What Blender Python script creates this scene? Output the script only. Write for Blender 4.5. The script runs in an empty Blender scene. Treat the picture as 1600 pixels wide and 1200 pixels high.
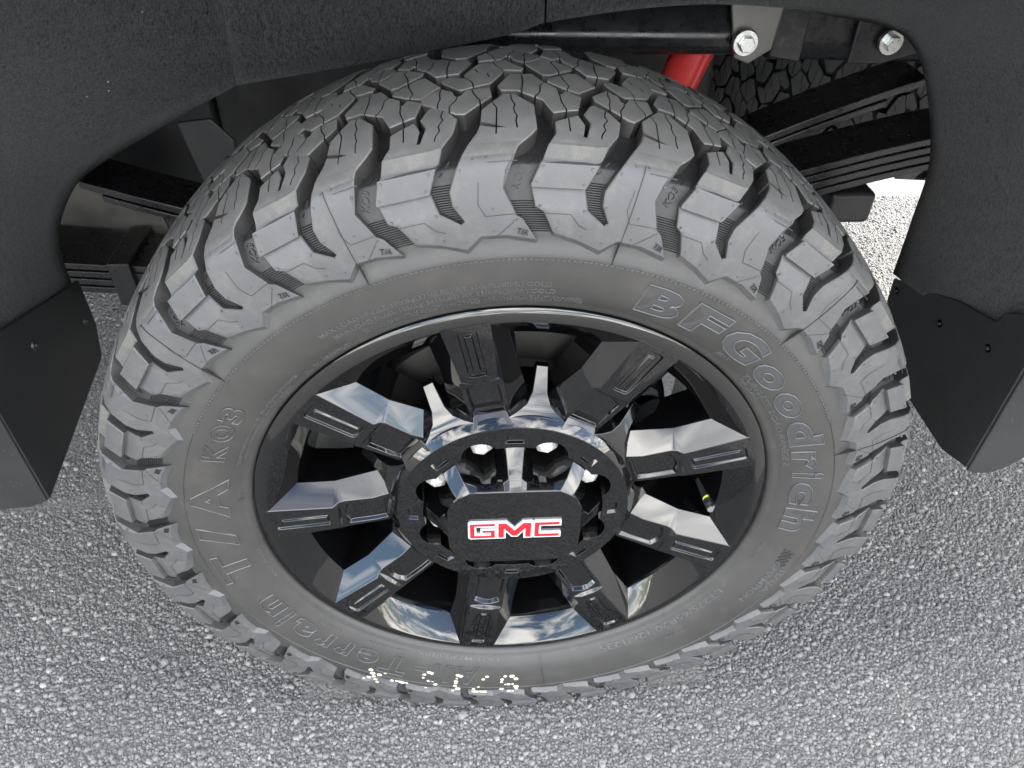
import bpy, bmesh, math, random
import numpy as np
from mathutils import Vector, Matrix
from mathutils.geometry import delaunay_2d_cdt

R = math.radians
scene = bpy.context.scene
COL = scene.collection
random.seed(7)
rng = np.random.default_rng(7)

# ------------------------------------------------------------------ camera
cam_d = bpy.data.cameras.new('camera')
cam = bpy.data.objects.new('camera', cam_d)
COL.objects.link(cam)
cam.location = (-0.0423, -0.6551, 1.0767)
cam.rotation_euler = (0.86078, -0.01692, -0.05490)
cam_d.sensor_width = 36.0
cam_d.lens = 36.0 * 1191.6 / 1600.0
cam_d.clip_start = 0.02
cam_d.clip_end = 500.0
scene.camera = cam

# ------------------------------------------------------------------ world
SUN = Vector((0.84, 0.31, 0.75)).normalized()
elev = math.asin(SUN.z)
azim = math.atan2(SUN.x, SUN.y)
world = bpy.data.worlds.new('World')
scene.world = world
world.use_nodes = True
nt = world.node_tree
nt.nodes.clear()
W = nt.nodes.new
out = W('ShaderNodeOutputWorld')
bg = W('ShaderNodeBackground')
sky = W('ShaderNodeTexSky')
sky.sky_type = 'NISHITA'
sky.sun_disc = False
sky.sun_elevation = elev
sky.sun_rotation = azim
sky.altitude = 100
sky.air_density = 1.0
sky.dust_density = 1.2
tc = W('ShaderNodeTexCoord')
sep = W('ShaderNodeSeparateXYZ')
nt.links.new(tc.outputs['Generated'], sep.inputs[0])
add = W('ShaderNodeMath'); add.operation = 'ADD'; add.inputs[1].default_value = 0.22
nt.links.new(sep.outputs['Z'], add.inputs[0])
dv = W('ShaderNodeVectorMath'); dv.operation = 'DIVIDE'
nt.links.new(tc.outputs['Generated'], dv.inputs[0])
nt.links.new(add.outputs[0], dv.inputs[1])
noi = W('ShaderNodeTexNoise')
noi.inputs['Scale'].default_value = 1.7
noi.inputs['Detail'].default_value = 7
noi.inputs['Roughness'].default_value = 0.58
noi.inputs['Distortion'].default_value = 0.6
nt.links.new(dv.outputs[0], noi.inputs['Vector'])
rmp = W('ShaderNodeValToRGB')
rmp.color_ramp.elements[0].position = 0.45
rmp.color_ramp.elements[1].position = 0.62
nt.links.new(noi.outputs['Fac'], rmp.inputs[0])
mx = W('ShaderNodeMix'); mx.data_type = 'RGBA'
nt.links.new(rmp.outputs[0], mx.inputs['Factor'])
nt.links.new(sky.outputs[0], mx.inputs['A'])
mx.inputs['B'].default_value = (17.5, 17.0, 16.2, 1)
nt.links.new(mx.outputs['Result'], bg.inputs['Color'])
bg.inputs['Strength'].default_value = 0.09
nt.links.new(bg.outputs[0], out.inputs[0])

sun_d = bpy.data.lights.new('sun', 'SUN')
sun = bpy.data.objects.new('sun', sun_d)
COL.objects.link(sun)
sun_d.energy = 2.0
sun_d.angle = R(0.5)
sun_d.color = (1.0, 0.95, 0.87)
sun.rotation_euler = (-SUN).to_track_quat('-Z', 'Y').to_euler()
sun.location = SUN * 20

scene.view_settings.view_transform = 'Standard'
scene.view_settings.look = 'None'
scene.view_settings.gamma = 1
scene.view_settings.use_curve_mapping = False
scene.view_settings.exposure = 3.32
scene.cycles.max_bounces = 6
scene.cycles.glossy_bounces = 6
scene.cycles.diffuse_bounces = 4

# ------------------------------------------------------------------ materials
MATS = {}
class NG:
    def __init__(s, name):
        m = bpy.data.materials.new(name); m.use_nodes = True
        s.m = m; s.t = m.node_tree; s.b = s.t.nodes['Principled BSDF']; MATS[name] = m
        s.co = s.t.nodes.new('ShaderNodeTexCoord')
    def n(s, typ, **kw):
        nd = s.t.nodes.new(typ)
        for k, v in kw.items():
            if k in nd.inputs: nd.inputs[k].default_value = v
            else: setattr(nd, k, v)
        return nd
    def l(s, a, b): s.t.links.new(a, b)
    def set(s, **kw):
        for k, v in kw.items(): s.b.inputs[k.replace('_', ' ')].default_value = v
        return s
    def noise(s, scale, detail=3, rough=0.5, src='Object', vec=None, dist=0.0):
        nd = s.n('ShaderNodeTexNoise', Scale=scale, Detail=detail, Roughness=rough, Distortion=dist)
        s.l(vec if vec is not None else s.co.outputs[src], nd.inputs['Vector']); return nd.outputs['Fac']
    def ramp(s, fac, stops):
        nd = s.n('ShaderNodeValToRGB'); e = nd.color_ramp.elements
        while len(e) < len(stops): e.new(0.5)
        for el, (p, c) in zip(e, stops):
            el.position = p; el.color = (c, c, c, 1) if isinstance(c, (int, float)) else (*c, 1)
        s.l(fac, nd.inputs[0]); return nd.outputs['Color']
    def math(s, op, a, b):
        nd = s.n('ShaderNodeMath', operation=op)
        for i, v in enumerate((a, b)):
            if isinstance(v, (int, float)): nd.inputs[i].default_value = v
            else: s.l(v, nd.inputs[i])
        return nd.outputs[0]
    def mix(s, f, a, b):
        nd = s.n('ShaderNodeMix', data_type='RGBA')
        for k, v in (('Factor', f), ('A', a), ('B', b)):
            if isinstance(v, (int, float)): nd.inputs[k].default_value = v
            elif isinstance(v, tuple): nd.inputs[k].default_value = (*v, 1)
            else: s.l(v, nd.inputs[k])
        return nd.outputs['Result']
    def bump(s, h, strength=0.3, dist=0.001):
        nd = s.n('ShaderNodeBump', Strength=strength, Distance=dist)
        s.l(h, nd.inputs['Height']); s.l(nd.outputs[0], s.b.inputs['Normal']); return nd
    def col(s, c): s.l(c, s.b.inputs['Base Color'])
    def rgh(s, c): s.l(c, s.b.inputs['Roughness'])

g = NG('sidewall_rubber').set(Roughness=0.5)
n1 = g.noise(7, 4, 0.6); n2 = g.noise(160, 3, 0.6); n3 = g.noise(38, 5, 0.7)
g.col(g.mix(g.ramp(n3, [(0.52, 0.0), (0.75, 0.55)]), g.ramp(n1, [(0.3, (0.025, 0.0238, 0.0223)), (0.7, (0.037, 0.035, 0.0325))]), (0.060, 0.053, 0.045)))
g.rgh(g.ramp(n1, [(0.25, 0.42), (0.75, 0.58)]))
g.bump(g.math('ADD', g.math('MULTIPLY', n2, 0.4), n3), 0.16, 0.0012)
g = NG('tread_rubber').set(Roughness=0.62)
n1 = g.noise(30, 5, 0.65); n2 = g.noise(300, 3, 0.6)
g.col(g.ramp(n1, [(0.3, (0.078, 0.077, 0.075)), (0.72, (0.130, 0.126, 0.119))]))
g.rgh(g.ramp(n1, [(0.3, 0.5), (0.7, 0.72)]))
g.bump(n2, 0.2, 0.0006)
g = NG('shoulder_rubber').set(Roughness=0.45)
n1 = g.noise(14, 5, 0.65); n2 = g.noise(240, 3, 0.6); n3 = g.noise(55, 5, 0.75)
g.col(g.mix(g.ramp(n3, [(0.5, 0.0), (0.78, 0.6)]), g.ramp(n1, [(0.3, (0.046, 0.0465, 0.048)), (0.7, (0.066, 0.066, 0.067))]), (0.105, 0.097, 0.086)))
g.rgh(g.ramp(n1, [(0.3, 0.40), (0.7, 0.60)]))
g.bump(n2, 0.12, 0.0006)
g = NG('letter_edge').set(Base_Color=(0.057, 0.056, 0.056, 1), Roughness=0.42)
n2 = g.noise(200, 3, 0.6); g.bump(n2, 0.1, 0.0005)
g = NG('shoulder_dust').set(Roughness=0.8)
n1 = g.noise(45, 5, 0.7); n2 = g.noise(300, 3, 0.6)
g.col(g.ramp(n1, [(0.32, (0.066, 0.065, 0.063)), (0.52, (0.088, 0.085, 0.079)), (0.78, (0.150, 0.137, 0.114))]))
g.bump(n2, 0.2, 0.0006)
g = NG('lettering_rubber').set(Base_Color=(0.039, 0.039, 0.041, 1), Roughness=0.40)
n2 = g.noise(200, 3, 0.6); g.bump(n2, 0.1, 0.0005)
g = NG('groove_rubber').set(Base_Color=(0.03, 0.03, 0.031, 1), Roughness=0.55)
n2 = g.noise(120, 4, 0.6); g.col(g.ramp(n2, [(0.35, (0.010, 0.010, 0.011)), (0.75, (0.022, 0.021, 0.020))]))  # near black on groove floors, painting in the shade of deep grooves
g = NG('gloss_black').set(Base_Color=(0.006, 0.006, 0.007, 1), Roughness=0.02, IOR=1.57)
v = g.n('ShaderNodeTexVoronoi', Scale=420.0); g.l(g.co.outputs['Object'], v.inputs['Vector'])
dots = g.ramp(v.outputs['Distance'], [(0.06, 1.0), (0.16, 0.0)])
pick = g.ramp(g.noise(95, 2, 0.5), [(0.63, 0.0), (0.72, 1.0)])
dust = g.math('MULTIPLY', dots, pick)
film = g.ramp(g.noise(22, 4, 0.6), [(0.35, 0.0), (0.8, 0.008)])
g.col(g.mix(dust, g.mix(film, (0.002, 0.002, 0.0022), (0.06, 0.057, 0.05)), (0.07, 0.066, 0.058)))
g.rgh(g.math('ADD', g.math('MULTIPLY', dust, 0.4), g.ramp(g.noise(9, 3, 0.5), [(0.3, 0.015), (0.8, 0.045)])))
g = NG('satin_black').set(Base_Color=(0.013, 0.013, 0.014, 1), Roughness=0.35)
g.rgh(g.ramp(g.noise(40, 4, 0.6), [(0.3, 0.4), (0.7, 0.65)]))
g = NG('chassis_black').set(Base_Color=(0.010, 0.010, 0.011, 1), Roughness=0.28)
n1 = g.noise(60, 5, 0.7); g.rgh(g.ramp(n1, [(0.3, 0.2), (0.7, 0.42)])); g.bump(g.noise(14, 3, 0.5), 0.25, 0.004)
g = NG('grey_steel').set(Base_Color=(0.13, 0.125, 0.115, 1), Roughness=0.42, Metallic=0.6)
g.rgh(g.ramp(g.noise(30, 4, 0.6), [(0.3, 0.3), (0.7, 0.55)]))
g = NG('zinc').set(Base_Color=(0.62, 0.62, 0.60, 1), Roughness=0.3, Metallic=1.0)
g.rgh(g.ramp(g.noise(220, 3, 0.6), [(0.3, 0.22), (0.7, 0.45)]))
g = NG('lug_silver').set(Base_Color=(0.55, 0.54, 0.51, 1), Roughness=0.3, Metallic=0.3)
g.rgh(g.ramp(g.noise(300, 3, 0.6), [(0.3, 0.16), (0.7, 0.34)]))
g = NG('chrome').set(Base_Color=(0.88, 0.88, 0.88, 1), Roughness=0.2, Metallic=0.6)
g.rgh(g.ramp(g.noise(200, 2, 0.5), [(0.3, 0.15), (0.7, 0.25)]))
g = NG('emblem_red').set(Base_Color=(0.48, 0.008, 0.014, 1), Roughness=0.15)
g.col(g.ramp(g.noise(180, 3, 0.6), [(0.3, (0.42, 0.006, 0.012)), (0.7, (0.52, 0.012, 0.02))]))
g = NG('shock_red').set(Base_Color=(0.36, 0.011, 0.013, 1), Roughness=0.28)
g.col(g.ramp(g.noise(50, 4, 0.6), [(0.3, (0.42, 0.024, 0.024)), (0.7, (0.54, 0.036, 0.034))]))
g = NG('felt').set(Roughness=0.95)
mp = g.n('ShaderNodeMapping'); mp.inputs['Rotation'].default_value = (0.3, 0.2, 0.6); mp.inputs['Scale'].default_value = (1, 1, 0.28)
g.l(g.co.outputs['Object'], mp.inputs['Vector'])
f1 = g.noise(210, 5, 0.8, vec=mp.outputs[0], dist=2.5); f2 = g.noise(420, 3, 0.7); f3 = g.noise(5, 3, 0.5)
fz = g.math('ADD', g.math('MULTIPLY', f1, 0.65), g.math('MULTIPLY', f2, 0.35))
v = g.n('ShaderNodeTexVoronoi', Scale=75.0); g.l(g.co.outputs['Object'], v.inputs['Vector'])
lint = g.math('MULTIPLY', g.ramp(v.outputs['Distance'], [(0.05, 1.0), (0.09, 0.0)]), g.ramp(g.noise(21, 2, 0.5), [(0.60, 0.0), (0.66, 1.0)]))
fb = g.mix(g.ramp(f3, [(0.3, 0.0), (0.7, 0.3)]), g.ramp(fz, [(0.40, (0.005, 0.0052, 0.0055)), (0.60, (0.050, 0.0505, 0.052))]), (0.030, 0.030, 0.031))
g.col(g.mix(lint, fb, (0.4, 0.38, 0.34)))
g.bump(fz, 1.0, 0.0022)
g.set(Specular_IOR_Level=0.15, Sheen_Weight=0.12, Sheen_Roughness=0.5)
g = NG('flap_plastic').set(Roughness=0.55)
n1 = g.noise(700, 2, 0.5); v = g.n('ShaderNodeTexVoronoi', Scale=260.0); g.l(g.co.outputs['Object'], v.inputs['Vector'])
sp = g.math('MULTIPLY', g.ramp(v.outputs['Distance'], [(0.05, 1.0), (0.12, 0.0)]), g.ramp(g.noise(60, 2, 0.5), [(0.54, 0.0), (0.62, 1.0)]))
g.col(g.mix(sp, g.ramp(g.noise(12, 4, 0.6), [(0.3, (0.008, 0.008, 0.0085)), (0.7, (0.015, 0.015, 0.0155))]), (0.30, 0.28, 0.25)))
g.bump(n1, 0.25, 0.0006)
g = NG('body_paint').set(Base_Color=(0.012, 0.012, 0.013, 1), Roughness=0.1)
g.set(Coat_Weight=0.6); g.rgh(g.ramp(g.noise(4, 3, 0.5), [(0.3, 0.08), (0.7, 0.16)]))
g = NG('cast_iron').set(Base_Color=(0.10, 0.095, 0.088, 1), Roughness=0.5, Metallic=0.7)
g.rgh(g.ramp(g.noise(60, 4, 0.6), [(0.3, 0.4), (0.7, 0.62)]))
g = NG('crayon_mark').set(Base_Color=(0.72, 0.68, 0.52, 1), Roughness=0.8)
g.col(g.ramp(g.noise(260, 3, 0.6), [(0.3, (0.36, 0.33, 0.24)), (0.7, (0.62, 0.59, 0.48))]))
g = NG('cap_green').set(Base_Color=(0.55, 0.62, 0.08, 1), Roughness=0.45)
g.rgh(g.ramp(g.noise(200, 2, 0.5), [(0.3, 0.38), (0.7, 0.52)]))
g = NG('yellow_wire').set(Base_Color=(0.45, 0.33, 0.05, 1), Roughness=0.5)
g.rgh(g.ramp(g.noise(200, 2, 0.5), [(0.3, 0.4), (0.7, 0.6)]))

g = NG('asphalt_binder').set(Roughness=0.8)
v = g.n('ShaderNodeTexVoronoi', Scale=230.0); g.l(g.co.outputs['Object'], v.inputs['Vector'])
n1 = g.noise(2.2, 4, 0.6); n2 = g.noise(420, 4, 0.7)
g.col(g.mix(g.ramp(v.outputs['Color'], [(0.2, 0.0), (0.9, 1.0)]), g.ramp(n1, [(0.3, (0.075, 0.074, 0.072)), (0.7, (0.11, 0.108, 0.105))]), (0.17, 0.166, 0.158)))
hh = g.math('ADD', g.math('MULTIPLY', g.math('SUBTRACT', 1.0, v.outputs['Distance']), 0.8), g.math('MULTIPLY', n2, 0.4))
g.bump(hh, 0.9, 0.004)
g = NG('aggregate').set(Roughness=0.75, Specular_IOR_Level=0.25)
at = g.n('ShaderNodeAttribute', attribute_name='tone')
n2 = g.noise(500, 3, 0.6)
tone = g.math('ADD', at.outputs['Fac'], g.math('MULTIPLY', g.math('SUBTRACT', n2, 0.5), 0.25))
g.col(g.ramp(tone, [(0.0, (0.115, 0.114, 0.113)), (0.55, (0.165, 0.163, 0.160)), (0.88, (0.225, 0.221, 0.214)), (0.965, (0.36, 0.345, 0.315)), (0.99, (0.40, 0.31, 0.20))]))
g.rgh(g.ramp(n2, [(0.3, 0.55), (0.7, 0.85)]))
g.bump(n2, 0.3, 0.001)

# ------------------------------------------------------------------ object helpers
def link(o, parent=None):
    COL.objects.link(o)
    if parent is not None: o.parent = parent
    return o
def mesh_obj(name, verts, faces, mat, parent=None, smooth=None, loc=(0, 0, 0)):
    me = bpy.data.meshes.new(name)
    me.from_pydata([tuple(map(float, p)) for p in verts], [], [tuple(map(int, f)) for f in faces])
    me.update()
    me.materials.append(MATS[mat])
    fix(me, smooth)
    o = bpy.data.objects.new(name, me); o.location = loc
    return link(o, parent)
def fix(me, smooth):
    bm = bmesh.new(); bm.from_mesh(me)
    bmesh.ops.recalc_face_normals(bm, faces=bm.faces)
    bm.to_mesh(me); bm.free()
    if smooth is not None:
        for p in me.polygons: p.use_smooth = True
        me.set_sharp_from_angle(angle=R(smooth))
def bm_obj(name, bm, mat, parent=None, smooth=None, loc=(0, 0, 0), recalc=True):
    if recalc: bmesh.ops.recalc_face_normals(bm, faces=bm.faces)
    me = bpy.data.meshes.new(name); bm.to_mesh(me); bm.free()
    me.materials.append(MATS[mat])
    if smooth is not None:
        for p in me.polygons: p.use_smooth = True
        me.set_sharp_from_angle(angle=R(smooth))
    o = bpy.data.objects.new(name, me); o.location = loc
    return link(o, parent)
def inst(o, parent, loc=None, rot=None):
    c = bpy.data.objects.new(o.name.split('.')[0], o.data)
    c.location = loc if loc is not None else o.location
    c.rotation_euler = rot if rot is not None else o.rotation_euler
    for m in o.modifiers:
        if m.type == 'BEVEL': bevel(c, m.width, m.segments)
    return link(c, parent)
def empty(name, loc=(0, 0, 0), parent=None):
    o = bpy.data.objects.new(name, None); o.location = loc; o.empty_display_size = 0.1
    return link(o, parent)
def tag(o, label=None, cat=None, group=None, kind=None):
    if label: o['label'] = label
    if cat: o['category'] = cat
    if group: o['group'] = group
    if kind: o['kind'] = kind
    return o
def bevel(o, w=0.001, seg=2, ang=28):
    m = o.modifiers.new('bevel', 'BEVEL'); m.width = w; m.segments = seg
    m.limit_method = 'ANGLE'; m.angle_limit = R(ang); m.harden_normals = True; m.use_clamp_overlap = True
    for p in o.data.polygons: p.use_smooth = True
    return o
def box_bm(bm, c, s, mat=None):
    r = bmesh.ops.create_cube(bm, size=1.0)
    bmesh.ops.scale(bm, vec=s, verts=r['verts'])
    if mat is not None: bmesh.ops.transform(bm, matrix=mat, verts=r['verts'])
    bmesh.ops.translate(bm, vec=c, verts=r['verts'])
    return r['verts']
def revolve(name, prof, mat, parent=None, seg=180, smooth=35, loc=(0, 0, 0), closed=False):
    """prof: (y, r) pairs turned about the Y axis"""
    V = []; F = []; n = len(prof)
    for i in range(seg):
        a = 2 * math.pi * i / seg
        for (y, r) in prof: V.append((r * math.sin(a), y, r * math.cos(a)))
    for i in range(seg):
        j = (i + 1) % seg
        for k in range(n if closed else n - 1):
            k2 = (k + 1) % n
            F.append((i * n + k, i * n + k2, j * n + k2, j * n + k))
    return mesh_obj(name, V, F, mat, parent, smooth, loc)

# ------------------------------------------------------------------ polygon tools
def pip(P, poly):
    P = np.asarray(P); x, y = P[:, 0], P[:, 1]; ins = np.zeros(len(P), bool)
    q = np.asarray(poly)
    for i in range(len(q)):
        x0, y0 = q[i - 1]; x1, y1 = q[i]
        if y0 == y1: continue
        c = ((y0 > y) != (y1 > y)) & (x < (x1 - x0) * (y - y0) / (y1 - y0) + x0)
        ins ^= c
    return ins
def seg_dist(P, poly):
    P = np.asarray(P); d = np.full(len(P), 1e9); q = np.asarray(poly)
    for i in range(len(q)):
        a = q[i - 1]; b = q[i]; ab = b - a
        t = np.clip(((P - a) @ ab) / max(ab @ ab, 1e-18), 0, 1)
        d = np.minimum(d, np.linalg.norm(P - (a + t[:, None] * ab), axis=1))
    return d
def ccw(poly):
    q = np.asarray(poly, float)
    a = 0.5 * np.sum(np.roll(q[:, 0], 1) * q[:, 1] - q[:, 0] * np.roll(q[:, 1], 1))
    return q if a > 0 else q[::-1]
def inset(poly, d):
    q = ccw(poly); o = []
    for i in range(len(q)):
        a, b, c = q[i - 1], q[i], q[(i + 1) % len(q)]
        e1 = (b - a) / max(np.linalg.norm(b - a), 1e-12); e2 = (c - b) / max(np.linalg.norm(c - b), 1e-12)
        n1 = np.array([-e1[1], e1[0]]); n2 = np.array([-e2[1], e2[0]])
        m = n1 + n2; L = m @ m
        m = m / max(L, 0.45) * 2.0
        o.append(b + m * d)
    return np.array(o)
def strip(pl, w):
    pl = np.asarray(pl, float); L = []; Rr = []
    for i in range(len(pl)):
        t = pl[min(i + 1, len(pl) - 1)] - pl[max(i - 1, 0)]
        t /= max(np.linalg.norm(t), 1e-12); n = np.array([-t[1], t[0]])
        L.append(pl[i] + n * w); Rr.append(pl[i] - n * w)
    return np.array(L + Rr[::-1])
def cdt(rings, pts=(), lines=()):
    V = []; E = []
    for r in rings:
        k = len(V); V += [Vector(p) for p in r]
        E += [(k + i, k + (i + 1) % len(r)) for i in range(len(r))]
    for l in lines:
        k = len(V); V += [Vector(p) for p in l]
        E += [(k + i, k + i + 1) for i in range(len(l) - 1)]
    V += [Vector(p) for p in pts]
    r = delaunay_2d_cdt(V, E, [], 0, 1e-7)
    return np.array([tuple(v) for v in r[0]]), [tuple(f) for f in r[2]]

# ================================================================== SETTING
road = mesh_obj('asphalt_lot', [(-60, -60, 0), (60, -60, 0), (60, 60, 0), (-60, 60, 0)], [(0, 1, 2, 3)], 'asphalt_binder')
tag(road, 'grey asphalt surface of the lot under the truck wheel', 'asphalt', kind='structure')

def aggregate():
    """individual bound stone chips that stand a few millimetres proud of the binder"""
    def field(x0, x1, y0, y1, sp):
        nx = int((x1 - x0) / sp); ny = int((y1 - y0) / sp)
        X, Y = np.meshgrid(np.arange(nx) * sp + x0, np.arange(ny) * sp + y0)
        P = np.stack([X.ravel(), Y.ravel()], -1)
        return P + rng.uniform(-0.48, 0.48, P.shape) * sp
    A = field(-1.05, 1.15, -0.34, 0.28, 0.0042)
    B = field(-1.5, -0.55, 0.30, 1.15, 0.0066)
    Cc = field(0.55, 1.45, 0.28, 1.45, 0.0064)
    P = np.concatenate([A, B, Cc])
    keep = ~((np.abs(P[:, 0]) < 0.30) & (P[:, 1] > -0.10) & (P[:, 1] < 0.3))
    P = P[keep]; n = len(P)
    K = 6
    size = np.clip(rng.lognormal(math.log(0.0024), 0.40, n), 0.0010, 0.0060)
    asp = rng.uniform(0.55, 1.0, n); rot = rng.uniform(0, 6.283, n)
    size[rng.random(n) < 0.004] *= 1.5
    hgt = size * rng.uniform(0.35, 0.85, n)
    ang = np.arange(K) / K * 6.283
    jit = rng.uniform(0.78, 1.18, (n, K))
    def ring(scale, z, extra=0.0):
        rr = size[:, None] * jit * scale
        lx = rr * np.cos(ang); ly = rr * np.sin(ang) * asp[:, None]
        c, s = np.cos(rot)[:, None], np.sin(rot)[:, None]
        x = P[:, 0:1] + lx * c - ly * s; y = P[:, 1:2] + lx * s + ly * c
        return np.stack([x, y, np.broadcast_to(z, x.shape)], -1)
    tx = rng.normal(0, 0.22, n); ty = rng.normal(0, 0.22, n)
    bot = ring(1.0, np.full((n, 1), -0.0006))
    top = ring(0.70, hgt[:, None])
    top[..., 2] += (top[..., 0] - P[:, 0:1]) * tx[:, None] + (top[..., 1] - P[:, 1:2]) * ty[:, None]
    V = np.concatenate([bot, top], 1).reshape(-1, 3)
    base = (np.arange(n) * 2 * K)[:, None]
    quads = []
    for k in range(K):
        k2 = (k + 1) % K
        quads.append(np.concatenate([base + k, base + k2, base + K + k2, base + K + k], 1))
    Q = np.stack(quads, 1).reshape(-1, 4)
    cap = base + K + np.arange(K)[None]
    nq = len(Q)
    loops = np.concatenate([Q.ravel(), cap.ravel()])
    starts = np.concatenate([np.arange(nq) * 4, nq * 4 + np.arange(n) * K])
    me = bpy.data.meshes.new('asphalt_aggregate')
    me.vertices.add(len(V)); me.vertices.foreach_set('co', V.ravel())
    me.loops.add(len(loops)); me.loops.foreach_set('vertex_index', loops.astype(np.int32))
    me.polygons.add(len(starts)); me.polygons.foreach_set('loop_start', starts.astype(np.int32))
    me.update(calc_edges=True)
    blot = 0.5 + 0.5 * np.sin(P[:, 0] * 9.1 + 2.0 * np.sin(P[:, 1] * 7.3 + 1.0)) * np.sin(P[:, 1] * 11.7 + 1.7 * np.sin(P[:, 0] * 5.9))
    tone = np.repeat(np.clip(rng.beta(1.6, 1.7, n) * 0.93 + 0.14 * (blot - 0.5), 0, 1), 2 * K)
    at = me.attributes.new('tone', 'FLOAT', 'POINT'); at.data.foreach_set('value', tone.astype(np.float32))
    me.materials.append(MATS['aggregate'])
    o = link(bpy.data.objects.new('asphalt_aggregate', me))
    tag(o, 'pale and grey stone chips bound in the asphalt surface', 'gravel', kind='stuff')
aggregate()

# ================================================================== WHEEL
ZC = 0.425
PRH = [(-.112, .274), (-.122, .284), (-.131, .299), (-.1365, .318), (-.139, .338), (-.1392, .356), (-.1375, .375), (-.134, .392), (-.1305, .405), (-.1275, .4125), (-.1220, .4175), (-.112, .4222), (-.08, .4287), (-.04, .4322), (0, .433)]
PR = np.array(PRH + [(-y, r) for y, r in PRH[-2::-1]])
def catmull(P, n=8):
    P = np.vstack([2 * P[0] - P[1], P, 2 * P[-1] - P[-2]]); o = []
    for i in range(1, len(P) - 2):
        for t in np.linspace(0, 1, n, endpoint=False):
            a, b, c, d = P[i - 1:i + 3]
            o.append(.5 * (2 * b + (c - a) * t + (2 * a - 5 * b + 4 * c - d) * t * t + (-a + 3 * b - 3 * c + d) * t ** 3))
    o.append(P[-2]); return np.array(o)
TC = catmull(PR)
TS = np.concatenate([[0], np.cumsum(np.linalg.norm(np.diff(TC, axis=0), axis=1))])
STOT = TS[-1]
_t = np.gradient(TC, TS, axis=0)
TN = np.stack([-_t[:, 1], _t[:, 0]], -1)
TN /= np.linalg.norm(TN, axis=1)[:, None]          # outward normal in (y, r)
_h = TC[:, 0] >= -0.1392
_m = TS > 0.10
def s_of_y(y): return float(np.interp(y, TC[_m & (TS < STOT - 0.1), 0], TS[_m & (TS < STOT - 0.1)]))
def tmap(th, s, h):
    """degrees round the tyre, distance along the profile, height above it -> local xyz"""
    th = np.radians(np.asarray(th, float)); s = np.asarray(s, float); h = np.asarray(h, float)
    y = np.interp(s, TS, TC[:, 0]) + np.interp(s, TS, TN[:, 0]) * h
    r = np.interp(s, TS, TC[:, 1]) + np.interp(s, TS, TN[:, 1]) * h
    return np.stack([r * np.sin(th), y, r * np.cos(th)], -1)
def base_h(s):
    s = np.asarray(s, float); s = np.minimum(s, STOT - s)
    return np.interp(s, [0, .072, .084, .13, .158, .168, .3], [0, 0, -.0046, -.0085, -.0125, -.0140, -.0140])

wheel = empty('truck_wheel', (0, 0, 0))
tag(wheel, 'gloss black nine-spoke truck wheel with chunky all-terrain tyre standing on asphalt', 'wheel')
CEN = (0, 0, ZC)
# carcass
sv = np.concatenate([np.linspace(0, 0.066, 26), [0.0694, 0.0698, 0.0703, 0.0708, 0.0712], np.linspace(0.074, STOT - 0.074, 84), np.linspace(STOT - 0.07, STOT, 10)])
hv = base_h(sv).copy()
hv[np.abs(sv - 0.0703) < 0.0003] += 0.0007
hv[(sv > 0.004) & (sv < 0.011)] += 0.0012
SEG = 420
V = []; F = []
for i in range(SEG):
    V += list(tmap(np.full(len(sv), 360.0 * i / SEG), sv, hv))
n = len(sv)
for i in range(SEG):
    j = (i + 1) % SEG
    F += [(i * n + k, i * n + k + 1, j * n + k + 1, j * n + k) for k in range(n - 1)]
tyre = mesh_obj('tyre', V, F, 'sidewall_rubber', wheel, 40, CEN)
tyre['label'] = 'dusty black all-terrain tyre with raised sidewall lettering'
sd = tyre.data
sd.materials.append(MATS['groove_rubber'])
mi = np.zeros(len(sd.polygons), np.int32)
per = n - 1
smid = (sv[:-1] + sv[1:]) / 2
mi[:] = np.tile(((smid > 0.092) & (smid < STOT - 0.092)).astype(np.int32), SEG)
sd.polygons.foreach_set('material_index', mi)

KX = math.radians(1) * 0.42       # metres per degree in the flat layout
PITCH = 16.9
def Y(th, y): return (th, s_of_y(y))
def shrink(poly):                 # (deg, s) -> flat metres
    return np.array([(a * KX, s) for a, s in poly])

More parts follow.
